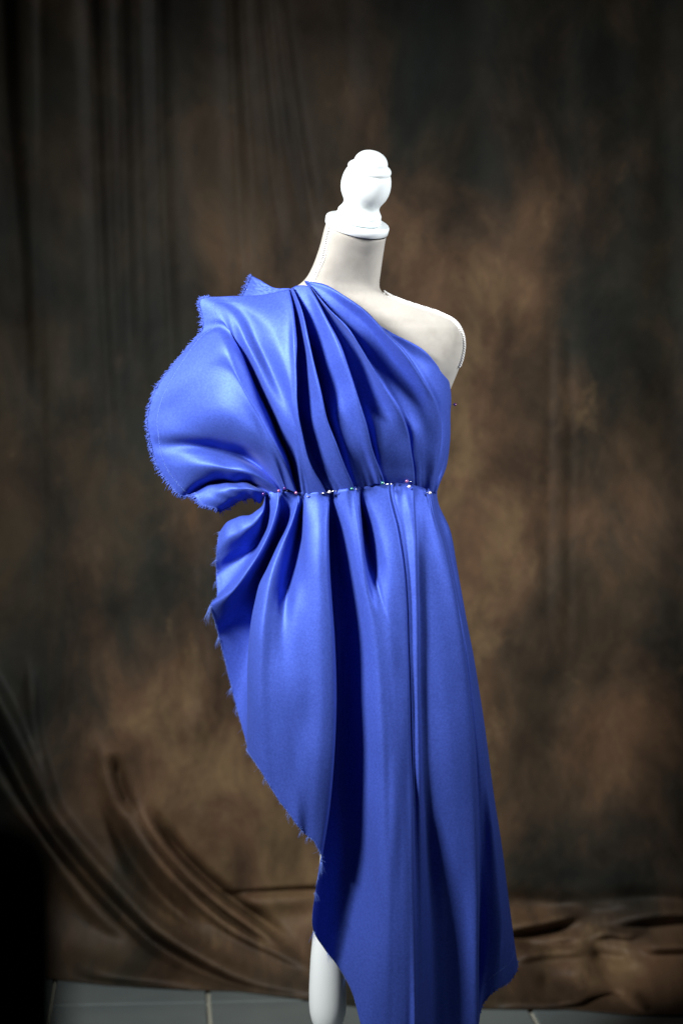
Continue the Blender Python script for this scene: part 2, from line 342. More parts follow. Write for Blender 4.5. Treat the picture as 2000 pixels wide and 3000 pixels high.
for (l, r, dp) in RG:
    tilt = np.interp(l[1], [640, 800], [1, 0]); sh = np.interp(l[1], [640, 880, 1000], [0.25, 0.6, 1.0])
    cd = np.interp(l[1], [640, 830, 1000, 1400, 1520], [0.030, -0.010, -0.012, -0.012, -0.025])
    L, Rr = P(l[0], l[1], cd + 0.016*sh), P(r[0], r[1], cd - 0.040*sh)
    c = (L + Rr)/2; h = (Rr - L)/2; f = np.array([0, -1, -0.33*tilt]) * dp
    ring = []
    for k in range(NS):
        a = 2*math.pi*k/NS; ca, sa = math.cos(a), math.sin(a); e = np.interp(l[1], [700, 900, 1000, 1080, 1130], [0.85, 0.45, 0.42, 0.6, 0.9]) if ca > 0 else 0.95
        ring.append(c + h*math.copysign(abs(ca)**e, ca) + f*math.copysign(abs(sa)**e, sa))
    rings.append(ring)
rings = np.array(rings)
keys = np.arange(len(RG)).astype(float); rs = catmull(rings, np.linspace(0, len(RG)-1, (len(RG)-1)*5+1), keys)
n = len(rs); V = rs.reshape(-1, 3); F = gridfaces(n, NS, True); TORSO_VF = (V.copy(), list(F)); F.append(tuple(range(NS))); F.append(tuple((n-1)*NS+k for k in range(NS))[::-1])
mesh('torso', V, F, SUEDE, form)
# neck cap and finial
capc = P(1047.5, 650, 0.030)
ux = P(1141, 668, 0.010) - P(956, 621, 0.046); ux /= np.linalg.norm(ux)
axis = Vector((0.225, -0.33, 1)).normalized()
tmp = Vector(ux); tmp = (tmp - axis * tmp.dot(axis)).normalized(); ty = axis.cross(tmp)
from mathutils import Matrix
M = Matrix((tmp, ty, axis)).transposed()
def placed(V, c): return [tuple(Vector(c) + M @ Vector(v)) for v in V]
V, F = lathe([(-0.0110,0.050),(-0.0112,0.0545),(-0.0105,0.0558),(-0.001,0.0562),(0.0008,0.0552),(0.0013,0.053),(0.0013,0.03)], 96)
mesh('neck_cap', placed(V, capc), F, WHITE, form)
z_ = 0.268e-3 * 1.02
prof = [(5,147),(14,149),(22,148),(30,145),(38,141),(46,141),(54,140),(60,137),(64,134),(76,126),(88,119),(100,116),(112,116),(126,121),(145,132),(170,146),(200,155),(230,158.5),(262,157),(290,152),(314,144),(322,139),(326,136),(330,137.5),(338,139.5),(346,139.5),(354,137),(362,131),(369,122),(374,110),(377,107),(383,108),(398,105),(414,98),(430,86),(443,70),(452,52),(458,30),(460,8)]
V, F = lathe([(0.0013 + h*z_*1.0, r*z_) for h, r in prof], 96)
mesh('finial', placed(V, Vector(capc) + Vector(0.001*axis)), F, WHITE, form)
# braided seam cords
from mathutils.bvhtree import BVHTree
def bvh_of(V, F): return BVHTree.FromPolygons([tuple(map(float, v)) for v in V], [tuple(map(int, f)) for f in F])
CAMP = np.array([0, -DIST, CAMH])
def cast(tree, px, py, lift=0.0, inward=-1, k0=0):
    for k in range(k0, 40):
        if isinstance(inward, tuple): tx, ty_ = inward[0]-px, inward[1]-py; L_ = math.hypot(tx, ty_); q = P(px + tx/L_*k*0.7, py + ty_/L_*k*0.7, 0.0)
        else: q = P(px + inward*k*0.6, py, 0.0)
        d = q - CAMP; d /= np.linalg.norm(d)
        h = tree.ray_cast(Vector(CAMP), Vector(d))
        if h[0] is not None:
            n = Vector(h[1]); n = n if n.dot(Vector(d)) < 0 else -n
            return np.array(h[0]) + np.array(n)*lift
    return P(px, py, 0.05)
def braid(pts, name, half=0.0036, pitch=0.0085, r=0.0019, inw=-1):
    c = resample(np.array(pts, float), 70); tt_ = bvh_of(*TORSO_VF); w3 = np.array([cast(tt_, a_, b_, 0.0002, inw, 4) for a_, b_, _ in c])
    w3[1:-1] = (w3[:-2] + w3[1:-1]*2 + w3[2:])/4; w3[1:-1] = (w3[:-2] + w3[1:-1]*2 + w3[2:])/4
    s = np.concatenate([[0], np.cumsum(np.linalg.norm(np.diff(w3, axis=0), axis=1))])
    q = np.arange(0, s[-1], pitch/8); w3 = np.stack([np.interp(q, s, w3[:,i]) for i in range(3)], 1)
    t = np.gradient(w3, axis=0); t /= np.linalg.norm(t, axis=1)[:,None]
    out = np.array([0, -1, 0.1]); sd = np.cross(t, out); sd /= np.linalg.norm(sd, axis=1)[:,None]
    up = np.cross(sd, t); ps = []
    for k in range(3):
        a = 2*math.pi*q/pitch/1.5 + k*2*math.pi/3
        ps.append(w3 + sd*(half*np.sin(a))[:,None] + up*(0.0022*np.sin(2*a))[:,None])
    V, F = tubes(ps, [r]*3, 6, False); return mesh(name, V, F, BRAID, form)
def dd(px, off=0.0): return off
braid([(966,657,.062),(954,708,.052),(943,757,.042),(925,797,.030),(910,830,.022),(902,842,.018)], 'seam_braid', inw=(1040,760))
braid([(1113,836,-.035),(1124,851,-.034),(1171,875,-.037),(1224,895,-.041),(1291,920,-.046),(1335,945,-.050),(1353,975,-.050),(1358,1007,-.046),(1353,1047,-.042),(1344,1076,-.040)], 'seam_braid', 0.0034, inw=(1180,1000))

# stand
fb = floor_pt(960, 3331); pc = P(960, 2900, 0.0); bx0, by0 = pc[0], pc[1]
def zpy(py): return P(960, py, 0)[2]
pp = [(1740,20),(1760,34),(1780,20),(2300,20),(2500,22),(2560,26),(2640,33),(2700,40),(2750,46),(2800,51),(2850,54),(2900,56),(2940,56),(2965,54),(2990,48),(3010,38),(3022,30),(3030,28),(3036,36),(3050,38),(3060,30),(3075,32),(3200,40),(3215,44),(3225,30),(3240,12)]
V, F = lathe([(0, 0)]*0 + [(zpy(py), r*0.0006) for py, r in pp[::-1]], 64)
V = [(bx0+a, by0+b, c) for a, b, c in V]
mesh('stand_post', V, F, WHITE, form)
for k in range(3):
    a = R(-90 + 25 + 120*k); ca, sa = math.cos(a), math.sin(a)
    prof = [(0.015, zpy(3130)), (0.07, zpy(3110)), (0.13, zpy(3160)), (0.18, zpy(3250)), (0.23, zpy(3305)+0.005), (0.265, 0.022)]
    path = resample(np.array([(r, z, 0) for r, z in prof]), 24)
    V, F = tubes([np.stack([bx0+ca*path[:,0], by0+sa*path[:,0], path[:,1]], 1)], [np.linspace(0.021, 0.015, 24)], 14)
    mesh('stand_leg', V, F, WHITE, form)

# ------------------------------------------------------------------ the draped blue fabric
dress = empty('draped_fabric', tuple(P(1000, 1440, 0.0)))
tag(dress, 'royal blue satin pinned in pleats over one shoulder with frayed raw edges', 'fabric')
def bx(px): return np.interp(px, [430, 600, 750, 900, 1000, 1100, 1200, 1260, 1300, 1330], [.030, .055, .080, .105, .110, .100, .073, .046, .016, -.02])
def rb(py): return np.interp(py, [800, 850, 950, 1100, 1180, 1300, 1440, 1500], [.42, .62, .86, 1.02, 1.1, 1.05, .88, .88])
def smooth1(x, xs, ys):
    xs = np.array(xs, float); return catmull(np.array(ys, float)[:,None], np.clip(np.asarray(x, float), xs[0], xs[-1]-1e-6).ravel(), xs)[:,0].reshape(np.shape(x))
def bx(px): return smooth1(px, [430, 600, 750, 900, 1000, 1100, 1200, 1260, 1300, 1330], [.030, .055, .080, .105, .110, .100, .073, .046, .016, -.02])
def rb(py): return smooth1(py, [800, 850, 950, 1100, 1180, 1300, 1440, 1500], [.42, .62, .86, 1.04, 1.09, 1.04, .88, .88])
def db(px, py): return bx(px) * rb(py)
def sheet(guides, T=150, M=9, relative=True, wr=0.0, seed=0):
    G = []
    for gd in guides:
        q = resample(np.array(gd, float), T); d = q[:,2]/1000.0
        if relative: d = d + db(q[:,0], q[:,1])
        G.append(PV(q[:,0], q[:,1], d))
    G = np.array(G)                                  # K,T,3
    K = len(G); mid = np.linalg.norm(np.diff(G, axis=0), axis=2).mean(1)**0.6
    keys = np.concatenate([[0], np.cumsum(mid)]); ts = []
    for i in range(K-1): ts += list(np.linspace(keys[i], keys[i+1], M, endpoint=False))
    ts.append(keys[-1]); Sx = catmull(G, np.array(ts), keys)         # U,T,3
    U = len(Sx)
    if wr:
        rg = np.random.default_rng(seed); uu = np.linspace(0, 1, U)[:,None]; vv = np.linspace(0, 1, T)[None]
        h = np.zeros((U, T))
        for _ in range(34):
            fu, fv = rg.uniform(2, 16), rg.uniform(-5, 5); h += np.sin(2*math.pi*(fu*uu + fv*vv + rg.uniform()))/math.sqrt(26)
        nrm = np.cross(np.gradient(Sx, axis=0), np.gradient(Sx, axis=1)); nrm /= np.linalg.norm(nrm, axis=2)[...,None] + 1e-12
        env = np.sin(np.pi*np.clip(vv*1.05, 0, 1))**0.5
        Sx = Sx + nrm * (h * wr * env)[...,None]
    return Sx
def pucker(Sx, waist_first, seed, amp=0.0016, span=0.10):
    U, T = Sx.shape[:2]; rg = np.random.default_rng(seed); uu = np.linspace(0, 1, U)[:,None]; vv = np.linspace(0, 1, T)[None]
    h = np.zeros((U, T))
    for _ in range(14):
        fu = rg.uniform(30, 75); h += np.sin(2*math.pi*(fu*uu + rg.uniform(-2, 2)*vv + rg.uniform())) * rg.uniform(0.4, 1)
    h /= 3.0; env = np.exp(-(vv/span)**1.3) * np.clip(0.4 + 0.9*np.sin(2*math.pi*(7*uu + rg.uniform())), 0, 1)
    nrm = np.cross(np.gradient(Sx, axis=0), np.gradient(Sx, axis=1)); nrm /= np.linalg.norm(nrm, axis=2)[...,None] + 1e-12
    return Sx + nrm*(h*env*amp)[...,None]
def sheet_obj(Sx, name, m, parent, thick=0.0007):
    U, T = Sx.shape[:2]; uv = np.stack(np.meshgrid(np.linspace(0,1,T), np.linspace(0,1,U)), -1).reshape(-1, 2)
    o = mesh(name, Sx.reshape(-1,3), gridfaces(U, T), m, parent, True, uv)
    s = o.modifiers.new('cloth_thickness', 'SOLIDIFY'); s.thickness = thick; s.offset = 0
    return o
A = [(953,1441,10),(915,1374,24),(884,1271,34),(871,1183,38),(867,1087,38),(863,991,32),(857,915,22),(842,849,8)]
B = [(1034,1430,10),(1014,1382,20),(984,1309,28),(959,1240,32),(942,1163,36),(919,1068,36),(901,991,32),(882,903,22),(856,843,10)]
C = [(1121,1412,10),(1106,1370,16),(1087,1309,22),(1068,1232,28),(1045,1156,32),(1018,1075,33),(988,999,30),(945,915,22),(905,838,10)]
Dd = [(1208,1416,10),(1206,1370,14),(1202,1336,18),(1194,1271,24),(1167,1206,30),(1121,1129,34),(1068,1037,36),(1018,961,32),(961,903,22),(907,836,10)]
E = [(1263,1439,12),(1275,1374,20),(1287,1298,26),(1284,1229,31),(1271,1175,34),(1236,1114,36),(1183,1037,35),(1125,972,32),(1068,911,26),(1014,873,20),(953,838,12),(893,824,4)]
def off(g, dx, dm, f=None):
    n = len(g); return [(p[0] + (dx[i*len(dx)//n] if hasattr(dx,'__len__') else dx), p[1], (dm if f is None else p[2]*f + dm)) for i, p in enumerate(g)]
bod = [
 [(778,1454,-25),(762,1474,-30),(744,1463,-30),(718,1461,-28),(683,1481,-25),(650,1496,-20)],
 [(776,1451,-4),(752,1449,0),(715,1446,4),(670,1463,6),(628,1488,2)],
 [(774,1446,4),(750,1436,12),(700,1430,14),(650,1440,12),(590,1478,4)],
 [(780,1443,2),(748,1427,2),(690,1418,0),(630,1424,0),(568,1456,0)],
 [(792,1444,-5),(746,1423,-28),(684,1413,-36),(606,1420,-26),(545,1454,-8)],
 [(806,1440,3),(754,1412,4),(685,1400,0),(592,1402,6),(518,1443,0)],
 [(815,1436,8),(764,1398,20),(690,1376,26),(600,1364,22),(466,1376,0)],
 [(819,1436,6),(770,1390,10),(705,1358,8),(640,1342,8),(560,1334,12),(450,1338,0)],
 [(823,1436,0),(777,1382,-10),(715,1340,-26),(650,1318,-18),(570,1306,-2),(442,1306,0)],
 [(828,1434,6),(787,1362,18),(717,1306,30),(640,1280,30),(540,1268,20),(435,1270,0)],
 [(836,1432,10),(800,1348,38),(724,1256,58),(620,1196,52),(520,1195,16),(432,1222,0)],
 [(846,1432,10),(812,1336,40),(742,1200,54),(650,1080,46),(462,1130,0)],
 [(860,1438,12),(828,1345,40),(765,1225,56),(697,1098,52),(655,1005,43),(633,978,28),(540,1030,0)],
 [(868,1441,10),(840,1350,26),(788,1235,34),(732,1105,34),(688,1003,24),(652,958,15),(588,972,0)],
 [(873,1443,-6),(850,1355,-14),(806,1245,-16),(748,1120,-6),(695,1010,14),(640,930,14),(593,935,0)],
 [(880,1444,-2),(860,1350,2),(824,1242,14),(775,1120,22),(724,1010,25),(664,902,12),(587,876,0)],
 [(888,1446,4),(872,1350,18),(852,1240,28),(808,1115,18),(758,1005,13),(710,912,9),(650,869,0)],
 [(912,1450,6),(892,1362,20),(866,1245,33),(842,1110,33),(810,990,27),(770,900,14),(765,864,0)],
 [(935,1446,8),(904,1368,25),(876,1268,35),(860,1180,37),(852,1087,36),(846,991,30),(834,915,20),(815,855,4)],
 A,
 [(956,1443,-2),(918,1374,4),(887,1271,2),(873,1183,0),(868.5,1087,-2),(864.5,991,0),(859,915,2),(845,848,2)],
 [(972,1441,-2),(932,1372,0),(897,1268,0),(882,1178,-2),(876,1087,-3),(871,991,-2),(864,915,1),(848,847,2)],
 [(1002,1435,4),(962,1362,10),(925,1262,18),(903,1168,24),(893,1080,24),(882,991,18),(871,912,14),(851,846,8)],
 B,
 [(1037,1430,0),(1018,1382,4),(988,1309,2),(962,1240,-4),(944,1163,-10),(920.5,1068,-14),(902,991,-8),(883,903,0),(858,842,2)],
 [(1050,1428,0),(1030,1376,2),(1003,1300,4),(976,1225,4),(957,1150,-6),(932,1060,-12),(908,980,-4),(888,900,2),(866,838,3)],
 [(1085,1420,5),(1066,1350,10),(1040,1270,18),(1008,1200,24),(988,1130,24),(960,1055,22),(938,985,22),(912,900,16),(885,836,8)],
 C,
 [(1124,1412,0),(1110,1370,4),(1090,1309,4),(1070,1232,0),(1046.5,1156,-4),(1019.5,1075,-5),(990,999,-3),(947,915,1),(906,838,4)],
 [(1136,1413,0),(1124,1370,2),(1106,1309,6),(1092,1238,4),(1068,1160,-4),(1038,1082,-4),(1004,1005,-2),(955,920,2),(906,837,4)],
 [(1172,1413,4),(1160,1370,8),(1148,1320,14),(1140,1262,20),(1112,1180,18),(1076,1100,14),(1035,1015,12),(970,925,10),(907,837,6)],
 Dd,
 [(1211,1418,0),(1209,1370,2),(1204.5,1336,6),(1196,1271,4),(1169,1206,0),(1123,1129,-3),(1070,1037,-4),(1020,961,-2),(963,903,2),(906,834,4)],
 [(1222,1424,-2),(1220,1374,0),(1214,1336,2),(1208,1262,6),(1188,1206,2),(1146,1129,-3),(1098,1042,-3),(1040,963,0),(975,903,2),(906,832,4)],
 [(1242,1432,2),(1244,1374,6),(1244,1320,12),(1240,1250,18),(1222,1180,20),(1180,1100,17),(1120,1010,14),(1055,935,12),(985,880,10),(900,828,5)],
 E,
 [(1265,1440,0),(1277,1374,4),(1289,1298,6),(1286,1229,7),(1273,1175,7),(1238,1112,4),(1185,1035,-2),(1126,970,-2),(1068,910,0),(1013,872,3),(952,837,4),(892,824,0)],
 [(1268,1441,-2),(1284,1376,2),(1296,1300,6),(1298,1229,8),(1288,1168,10),(1262,1110,6),(1212,1046,0),(1150,994,-6),(1080,940,-6),(1020,890,-4),(956,850,-2),(896,832,-4)],
 [(1272,1442,-4),(1298,1374,0),(1311,1300,4),(1315,1221,8),(1310,1150,10),(1296,1105,6),(1252,1046,2),(1190,1003,-3),(1125,968,-6),(1060,922,-6),(970,866,-4),(900,836,-6)],
 [(1275,1440,-24),(1305,1374,-24),(1318,1300,-22),(1320,1221,-18),(1320,1141,-12),(1315,1114,-4),(1278,1072,-1),(1240,1033,-3),(1183,998,-6),(1125,962,-8),(1000,880,-8),(905,836,-8)],
 [(1268,1440,-60),(1298,1374,-62),(1310,1300,-62),(1312,1221,-60),(1312,1145,-55),(1306,1120,-20)],
]
bod[-1] = [(p[0]-6, p[1], p[2]-30) for p in bod[-2]][:5] + [(1305,1120,-30),(1270,1080,-14),(1232,1042,-12),(1175,1006,-12),(1120,970,-12),(995,888,-10),(903,840,-10)]
for i_ in (22, 26, 30, 34):          # the cloth between two pleats rises late
    bod[i_] = [(p[0], p[1], p[2]*float(np.interp(p[1], [850, 950, 1180, 1290, 1400], [0.8, 0.4, 0.55, 1.0, 1.0])) - (2 if 950 < p[1] < 1200 else 0)) for p in bod[i_]]
for i_ in (19, 23, 27, 31, 35):
    bod[i_] = [(p[0], p[1], p[2]*1.12) for p in bod[i_]]
for i_ in (25, 29, 33):
    bod[i_] = [(p[0], p[1], p[2] + float(np.interp(p[1], [1150, 1270, 1360, 1440], [0, 8, 6, 1]))) for p in bod[i_]]
bod = [[(g_[0][0], g_[0][1]+3, g_[0][2]-3)] + [(g_[0][0]*.75+g_[1][0]*.25, g_[0][1]*.75+g_[1][1]*.25, g_[0][2]*.8+g_[1][2]*.2)] + g_[1:] for g_ in bod]
Sb = sheet(bod, 170, 9, True, 0.0013, 3)
Sb = pucker(Sb, True, 2)
sheet_obj(Sb, 'bodice_drape', SATIN, dress)
# back flap of the sleeve behind the shoulder
flap = [[(850,845,-40),(800,842,-55),(765,822,-60),(735,806,-60)], [(848,856,-40),(795,860,-58),(755,850,-62),(722,838,-60)],
        [(848,870,-40),(795,885,-55),(750,885,-62),(708,868,-60)], [(840,900,-40),(790,930,-50),(740,940,-55),(700,930,-50)]]
Sf = sheet(flap, 40, 10, True, 0.0005, 5); sheet_obj(Sf, 'sleeve_back_flap', SATIN, dress)
skirt = [
 [(779,1450,60),(764,1490,45),(737,1510,38),(699,1521,30),(665,1536,22),(645,1562,15)],
 [(778,1449,70),(764,1487,66),(737,1507,62),(699,1518,52),(665,1533,42),(642,1562,30)],
 [(776,1450,80),(770,1498,80),(742,1534,80),(702,1560,72),(660,1580,58),(636,1602,40)],
 [(778,1452,76),(772,1510,66),(748,1560,60),(712,1590,54),(670,1618,46),(634,1640,34)],
 [(780,1454,68),(775,1524,42),(748,1594,34),(708,1634,32),(668,1660,28),(634,1690,24)],
 [(784,1454,68),(782,1530,46),(752,1606,44),(715,1658,44),(676,1702,42),(637,1738,40)],
 [(792,1450,76),(786,1528,66),(756,1606,68),(718,1660,68),(678,1706,60),(634,1752,48)],
 [(816,1440,92),(797,1538,96),(764,1612,100),(722,1678,100),(676,1736,90),(617,1775,65)],
 [(822,1442,86),(806,1534,82),(776,1612,80),(738,1686,78),(690,1756,70),(630,1822,48)],
 [(826,1448,68),(816,1530,52),(790,1614,44),(754,1700,38),(712,1790,34),(645,1880,25)],
 [(834,1450,64),(826,1530,46),(806,1624,36),(780,1730,30),(748,1860,26),(690,2060,20)],
 [(848,1448,66),(838,1530,56),(818,1610,52),(790,1700,50),(764,1800,50),(745,1900,50),(730,2090,46),(722,2175,44)],
 [(872,1445,86),(852,1522,84),(818,1590,86),(783,1665,92),(760,1709,96),(746,1766,100),(731,1860,105),(726,1950,105),(726,2060,102),(728,2206,92)],
 [(875,1446,92),(858,1522,98),(828,1596,108),(798,1675,122),(776,1766,132),(762,1870,138),(756,1960,139),(756,2070,136),(766,2262,126)],
 [(880,1449,84),(869,1526,82),(846,1612,92),(822,1704,112),(803,1800,130),(794,1905,140),(790,2020,144),(796,2130,142),(810,2335,134)],
 [(886,1452,64),(880,1530,56),(862,1620,66),(842,1720,98),(828,1820,128),(826,1930,144),(828,2050,150),(832,2170,148),(842,2378,140)],
 [(890,1452,72),(886,1530,72),(880,1620,92),(868,1720,122),(860,1830,140),(862,1950,150),(866,2070,155),(868,2190,152),(872,2420,148)],
 [(896,1452,92),(896,1530,104),(898,1630,126),(896,1740,138),(898,1850,148),(902,1970,155),(904,2090,158),(902,2220,162),(896,2446,140)],
 [(932,1450,100),(930,1530,120),(932,1640,142),(938,1750,152),(944,1870,158),(948,1990,162),(946,2110,166),(936,2260,166),(920,2466,142)],
 [(958,1446,102),(956,1550,122),(960,1654,138),(966,1760,148),(976,1900,154),(979,2020,155),(973,2205,160),(958,2370,150),(937,2500,138)],
 [(962,1446,96),(961.5,1550,108),(965,1654,120),(971,1760,130),(982,1909,138),(984,2028,138),(978,2210,148),(963,2378,138),(943,2512,126)],
 [(962,1446,84),(961,1550,86),(965,1654,96),(971,1760,106),(980,1909,112),(982,2028,112),(974,2210,112),(956,2400,118),(926,2600,120)],
 [(965,1447,80),(966,1550,66),(974,1660,70),(982,1770,78),(988,1920,84),(990,2050,86),(984,2250,86),(956,2490,98),(917,2722,106)],
 [(972,1447,80),(980,1550,64),(994,1670,66),(1006,1786,76),(1014,1930,83),(1018,2080,86),(1016,2290,84),(1000,2530,76),(950,2780,84)],
 [(981,1445,88),(996,1552,82),(1018,1690,86),(1038,1807,94),(1050,1935,102),(1057,2080,107),(1058,2300,104),(1050,2550,86),(990,2832,66)],
 [(990,1443,94),(1010,1552,98),(1036,1690,108),(1060,1807,117),(1076,1935,125),(1086,2080,130),(1089,2300,129),(1088,2590,116),(1030,2905,94)],
 [(1018,1440,98),(1034,1560,112),(1056,1680,124),(1086,1810,134),(1106,1950,141),(1116,2100,146),(1121,2350,148),(1115,2650,140),(1072,3040,124)],
 [(1045,1434,100),(1056,1552,114),(1064,1640,124),(1080,1730,128),(1112,1850,138),(1130,2000,142),(1140,2350,149),(1138,2700,148),(1120,3100,130)],
 [(1051,1435,90),(1060,1552,96),(1070,1640,108),(1090,1725,120),(1124,1840,137),(1142,2000,141),(1154,2350,149),(1154,2700,148),(1145,3120,130)],
 [(1054,1436,74),(1068,1545,66),(1086,1628,82),(1104,1712,112),(1138,1836,136),(1155,2000,141),(1168,2350,147),(1170,2700,148),(1165,3130,130)],
 [(1060,1436,78),(1080,1545,76),(1102,1632,96),(1120,1716,120),(1150,1840,136),(1168,2000,140),(1180,2350,145),(1183,2700,148),(1185,3140,128)],
 [(1080,1432,90),(1108,1545,104),(1132,1634,118),(1150,1730,128),(1172,1860,135),(1183,2000,138),(1193,2350,141),(1198,2700,146),(1202,3145,126)],
 [(1132,1424,94),(1160,1552,110),(1176,1644,122),(1187,1756,129),(1193,1909,133),(1198,2062,135),(1203,2260,135),(1209,2500,140),(1213,2729,142),(1215,3150,138)],
 [(1137,1424,88),(1166,1552,100),(1182,1644,111),(1192,1756,118),(1197.5,1909,123),(1202.5,2062,125),(1207.5,2260,125),(1213.5,2500,130),(1217.5,2729,130),(1219.5,3150,126)],
 [(1139,1424,80),(1168,1552,88),(1184,1644,100),(1194,1756,108),(1199,1909,114),(1204,2062,116),(1209,2260,117),(1215,2500,106),(1219,2729,102),(1221,3150,98)],
 [(1160,1423,80),(1184,1552,86),(1196,1650,99),(1204,1756,107),(1208,1909,113),(1212,2062,115),(1215,2260,116),(1220,2500,104),(1225,2729,98),(1228,3150,92)],
 [(1203,1428,90),(1214,1578,98),(1218.5,1756,112),(1221,1909,117),(1223,2062,119),(1226,2260,119),(1231,2500,104),(1236,2729,95),(1240,3150,85)],
 [(1208,1429,82),(1219,1578,90),(1223,1756,106),(1226,1909,111),(1228,2062,113),(1232,2260,114),(1240,2500,98),(1246,2729,86),(1252,3150,74)],
 [(1211,1430,72),(1221,1578,84),(1225,1756,97),(1229,1909,103),(1233,2062,105),(1240,2260,106),(1252,2500,80),(1262,2729,66),(1270,3150,50)],
 [(1226,1434,68),(1238,1590,84),(1246,1756,98),(1254,1909,104),(1262,2062,107),(1274,2260,107),(1290,2500,86),(1300,2729,66),(1308,3150,52)],
 [(1246,1438,62),(1272,1596,82),(1290,1756,98),(1304,1909,107),(1316,2062,111),(1330,2230,112),(1345,2450,100),(1352,2700,76),(1355,3150,60)],
 [(1259,1441,56),(1299,1603,74),(1329,1756,88),(1353,1909,97),(1369,2050,101),(1383,2200,102),(1392,2400,100),(1396,2600,90),(1397,2800,78),(1396,3150,56)],
 [(1262,1442,46),(1304,1603,64),(1335,1756,77),(1360,1909,85),(1376,2050,88),(1390,2200,88),(1398,2400,86),(1401,2600,72),(1401.5,2800,56),(1400,3150,48)],
 [(1263,1442,38),(1304,1603,54),(1335.5,1756,66),(1360.5,1909,73),(1377,2050,75),(1391,2200,73),(1400,2400,58),(1403,2600,46),(1404,2800,34),(1402,3000,42)],
 [(1266,1443,32),(1309,1612,50),(1341,1765,62),(1368,1916,69),(1386,2056,71),(1402,2212,69),(1416,2410,54),(1424,2600,48),(1428,2780,42),(1414,2940,34)],
 [(1270,1444,22),(1313,1616,36),(1347,1775,46),(1378,1928,52),(1400,2070,54),(1420,2230,54),(1443,2430,54),(1460,2610,50),(1470,2780,46),(1455,2898,38)],
 [(1273,1445,12),(1314,1590,26),(1342,1710,34),(1372,1885,38),(1396,2015,40),(1424,2225,40),(1454,2450,40),(1478,2660,36),(1488,2800,32),(1486,2880,28)],
 [(1275,1446,2),(1316,1562,14),(1337,1660,20),(1366,1836,22),(1391,1964,22),(1428,2219,22),(1464,2474,22),(1490,2680,22),(1508,2852,18)],
 [(1277,1446,-10),(1318,1556,-4),(1338,1656,-2),(1368,1833,0),(1394,1964,0),(1431,2219,-2),(1468,2474,-4),(1496,2690,-6),(1514,2822,-6)],
 [(1270,1446,-50),(1305,1560,-50),(1355,1850,-60),(1410,2220,-66),(1440,2480,-72),(1470,2790,-78)],
 [(1200,1446,-90),(1240,1560,-100),(1280,1850,-120),(1310,2220,-130),(1330,2480,-135),(1340,2760,-140)],
]
for k_, g_ in enumerate(skirt):
    add = {1139: 15, 1160: 14, 1203: 12, 1208: 12, 1211: 13, 1226: 10, 1246: 5}.get(g_[0][0], 0)
    if add: skirt[k_] = [(p[0], p[1], p[2] + add*float(np.interp(p[1], [1420, 1520, 2250, 2600, 3150], [0.2, 1, 1, 0.6, 0.6]))) for p in g_]
btree = bvh_of(Sb.reshape(-1,3), gridfaces(*Sb.shape[:2]))
def start(g_):
    x, y, d = g_[0]; db_ = d
    if 780 < x < 1262:
        q = cast(btree, x, y-12, 0.0); db_ = -q[1]*1000
        if abs(db_ - d) > 40: db_ = d
    return [(x, y-9, db_-1.5), (x, y+4, db_*0.75 + d*0.25)] + g_[1:]
skirt = [start(g_) for g_ in skirt]
Ss = sheet(skirt, 190, 8, False, 0.0007, 11)
Ss = pucker(Ss, True, 4, 0.0014, 0.05)
sheet_obj(Ss, 'skirt_drape', SATIN, dress)

# ------------------------------------------------------------------ frayed edges, stitches, loose threads
def strand(p, d, L, n=5, curl=0.35):
    d = d/np.linalg.norm(d); side = rng.normal(size=3); side -= d*(side@d); side /= np.linalg.norm(side)
    t = np.linspace(0, 1, n)[:,None]
    return p + d*L*t + side*curl*L*(t**2)*rng.uniform(0.2, 1) + np.array([0,0,-1])*L*0.15*t**2
def edge_fray(E, I, dens, L0, L1, r, curl=0.5, spread=0.5, lines=1):
    """E = edge polyline, I = polyline just inside it (gives the outward direction)"""
    s = np.concatenate([[0], np.cumsum(np.linalg.norm(np.diff(E, axis=0), axis=1))]); ps, rs = [], []
    for q in np.arange(0, s[-1], dens):
        q = q + rng.normal()*dens*0.4
        p = np.array([np.interp(q, s, E[:,i]) for i in range(3)]); i_ = np.array([np.interp(q, s, I[:,i]) for i in range(3)])
        o = p - i_; o /= np.linalg.norm(o)+1e-9
        d = o + rng.normal(size=3)*spread*np.array([1,1,1])
        ps.append(strand(p - o*0.002, d, rng.uniform(L0, L1), 5, curl)); rs.append(r*rng.uniform(0.7, 1.3))
    return ps, rs
ps, rs = [], []
ub = [k*9 for k in range(len(bod))]
lastE = 15*9
E1 = Sb[:lastE+6, -1]; I1 = Sb[:lastE+6, -6]
a, b = edge_fray(E1, I1, 0.0009, 0.005, 0.0090, 0.0012, 0.6, 0.28); ps += a; rs += b
a, b = edge_fray(E1, I1, 0.0016, 0.003, 0.006, 0.0014, 1.0, 0.4); ps += a; rs += b
a, b = edge_fray(E1, I1, 0.02, 0.008, 0.012, 0.0005, 0.9, 0.5); ps += a; rs += b
E0 = Sb[0, 40:]; I0 = Sb[5, 40:]
a, b = edge_fray(E0, I0, 0.0012, 0.004, 0.008, 0.0011, 0.8, 0.4); ps += a; rs += b
Ef = Sf[:26, -1]; If = Sf[:26, -4]
a, b = edge_fray(Ef, If, 0.0009, 0.005, 0.010, 0.0011, 0.6, 0.3); ps += a; rs += b
V, F = tubes(ps, rs, 4)
tag(mesh('frayed_edge', V, F, THREAD, dress), kind='stuff')
